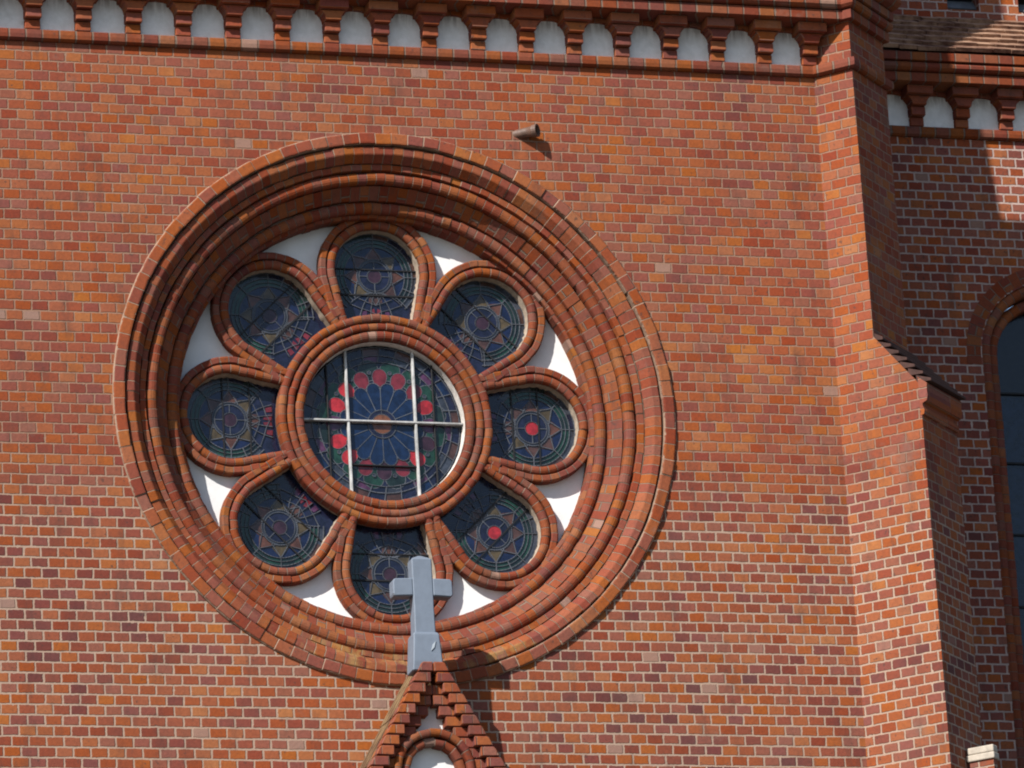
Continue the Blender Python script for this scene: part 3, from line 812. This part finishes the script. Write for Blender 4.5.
mb.build('pedestal', M_CROSS, cross, bevel=.008, bseg=1)
mb = MB()                                           # slanting mark on the pedestal
mb.prism([(.02, YC-.1005, -2.06), (.045, YC-.0995, -2.035), (.06, YC-.097, -1.985), (.035, YC-.098, -2.01)], (0, .02, 0))
mb.build('carved_mark', plain('pale_mark', (.34, .38, .42), .7, .1, 20., 0), cross)

# ------------------------------------------------------------------ set-back side wall of the nave
S = 2.4
side = empty('nave_side_wall', (6.0, S, GZ), 'set-back brick side wall in shadow with tiled lean-to roof and arched window', 'church wall')
FRS = (V((0, S, 0)), V((1, 0, 0)), V((0, 1, 0)))
ZSS = 3.382; WX, WZ = 6.372, 1.40
WR = .645
def archloop(R, zb): return [V((WX-R, zb))]+arcp((WX, WZ), R, math.pi, 0, 40)+[V((WX+R, zb))]
mb = MB()
fill(mb, [[(3.9, GZ), (9.5, GZ), (9.5, 3.98), (3.9, 3.98)], archloop(WR, -3.6)], lambda a, b: (a, S, b))
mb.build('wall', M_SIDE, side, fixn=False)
pl = [(3.9, S), (9.5, S)]
course_uv(stringc('string_course', pl, ZSS, M_MLD, side, .04), .08)
cornice(side, [(3.9, S-PC), (9.5, S-PC)], ZSS+FRZ_H, M_MLD, (1, 1, 1, 0))
mb = MB(); band(mb, pl, [(-.01, ZSS+.57), (.235, ZSS+.57), (.24, ZSS+.60), (-.01, ZSS+.66)]); mb.build('eaves_course', M_SLATE, side, fixn=False)
xs2 = [4.505+.4*k for k in range(8)]
for k, x in enumerate(xs2):
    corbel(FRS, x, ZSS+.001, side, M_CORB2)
    if k: frieze_panel(FRS, xs2[k-1], x, ZSS, side); arch_head(FRS, xs2[k-1], x, ZSS, side, M_CORB2)
# lean-to roof of plain tiles
mb = MB(); random.seed(5)
y0, z0, y1, z1 = S-.275, ZSS+.585, S+.55, ZSS+1.225
NR = 7; run = V((0, y1-y0, z1-z0)); rl = run.length; dr = run.normalized(); nr = V((0, -dr.z, dr.y))
mb.prism([V((3.95, y0+.02, z0-.03)), V((3.95, y1, z1-.03)), V((3.95, y1, z1-.10)), V((3.95, y0+.02, z0-.06))], (5.5, 0, 0))
for r in range(NR):
    x = 3.95+(.085 if r % 2 else 0)
    while x < 7.6:
        wd = .165+random.uniform(-.006, .006); j = random.uniform(-.004, .004); q = rl*r/NR; ln = rl/NR*1.5
        a = V((x, y0, z0))+dr*(q+random.uniform(-.013, .013))+nr*(.046+j)
        b = a+dr*ln-nr*.040
        mb.prism([a, b, b-nr*.018, a-nr*.034], (wd-.006, 0, 0)); x += wd
mb.build('tiled_roof', M_ROOFT, side)
# clerestory wall above the lean-to, with a louvred opening
SU = S+.52; ZU = ZSS+1.20
LX0, LX1, LZ0 = 5.885, 6.175, 4.685
mb = MB()
fill(mb, [[(3.9, ZU-.4), (9.5, ZU-.4), (9.5, 9.), (3.9, 9.)], [(LX0, LZ0), (LX1, LZ0), (LX1, 6.2), (LX0, 6.2)], [(LX1+.36, LZ0), (LX1+.65, LZ0), (LX1+.65, 6.2), (LX1+.36, 6.2)]], lambda a, b: (a, SU, b))
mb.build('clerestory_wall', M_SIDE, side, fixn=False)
for x0_, x1_ in ((LX0, LX1), (LX1+.36, LX1+.65)):
    mb = MB()
    mb.box((x0_-.02, SU+.16, LZ0-.05), (x1_+.02, SU+.18, 6.3))
    lou = mb.build('louvre_window', M_DARK, side)
    mb = MB()
    for a in (x0_, x1_): mb.poly([(a, SU, LZ0), (a, SU+.16, LZ0), (a, SU+.16, 6.2), (a, SU, 6.2)])
    mb.poly([(x0_, SU, LZ0), (x1_, SU, LZ0), (x1_, SU+.16, LZ0), (x0_, SU+.16, LZ0)])
    mb.build('window_reveal', M_SIDE, lou, fixn=False)
    for k in range(9):
        z = LZ0+.035+.15*k; mb = MB()
        mb.prism([(x0_+.002, SU+.05, z), (x0_+.002, SU+.065, z-.012), (x0_+.002, SU+.15, z+.085), (x0_+.002, SU+.135, z+.097)], (x1_-x0_-.004, 0, 0))
        mb.build('louvre_slat', M_LOUV, lou)
# arched window
SW3 = lambda p, y: (p[0], S+y, p[1])
def wpath(R, zb): return Path([V((WX-R, zb+(WZ-zb)*k/60)) for k in range(60)]+arcp((WX, WZ), R, math.pi, 0, 60)+[V((WX+R, WZ-(WZ-zb)*k/60)) for k in range(1, 61)], False, -1)
mb = MB(); sweep(mb, wpath(.470, -3.5), roll(.0, .086, .085, .26, bulge=.03), .0803, SW3, .003, sub=1)
aw = mb.build('arched_window', M_MLD, side, fixn=False)
mb = MB(); sweep(mb, wpath(.560, -3.5), roll(.0, .095, .004, .2, bulge=.04), .0803, SW3, .003, sub=1)
mb.build('jamb_roll', M_MLD, aw, fixn=False)
mb = MB(); sweep(mb, wpath(.656, 1.30), [(.0, .05), (.002, -.0035), (.126, -.0035), (.128, .03)], .082, SW3, .0005, sub=1, split=True)
mb.build('brick_arch', M_MLD, aw, fixn=False)
mb = MB(); fill(mb, [archloop(.56, -3.4)], lambda a, b: (a, S+.24, b))
mb.build('window_glass', G['pane'], aw)
mb = MB(); fill(mb, [[V((WX-.5, -3.4)), V((WX+.5, -3.4)), V((WX+.5, 1.10)), V((WX-.5, 1.10))]], lambda a, b: (a, S+.236, b))
mb.build('reflection_panes', G['panereflect'], aw)  # bluish sheet over the lower glass, a reflection put into its colour
for z in (1.13, .52, -.10, -.72, -1.34, -1.96):
    mb = MB(); mb.box((WX-.49, S+.215, z-.008), (WX+.49, S+.232, z+.008)); mb.build('glazing_bar', M_BARD, aw)

# ------------------------------------------------------------------ coped brick pier at the foot of the buttress
PE = V((4.262, -.30, 0)); LEN = .215; TH = .08; ZP = -2.70
pier = empty('coped_pier', (PE.x, PE.y, GZ), 'narrow brick pier capped with pale stone beside the buttress foot', 'pier')
fr = (PE, E_, N_)
mb = MB(); mb.box((.008, .008, GZ), (LEN-.008, TH-.008, ZP-.110), fr); mb.build('shaft', M_BUT, pier)
mb = MB()
mb.box((-.014, -.010, ZP-.110), (LEN+.006, TH+.01, ZP-.058), fr)
mb.box((-.008, -.002, ZP-.055), (LEN, TH+.002, ZP), fr)
mb.build('coping_stone', M_STONE, pier, bevel=.009, bseg=2)

C.cycles.use_denoising = True
C.cycles.filter_width = 2.0
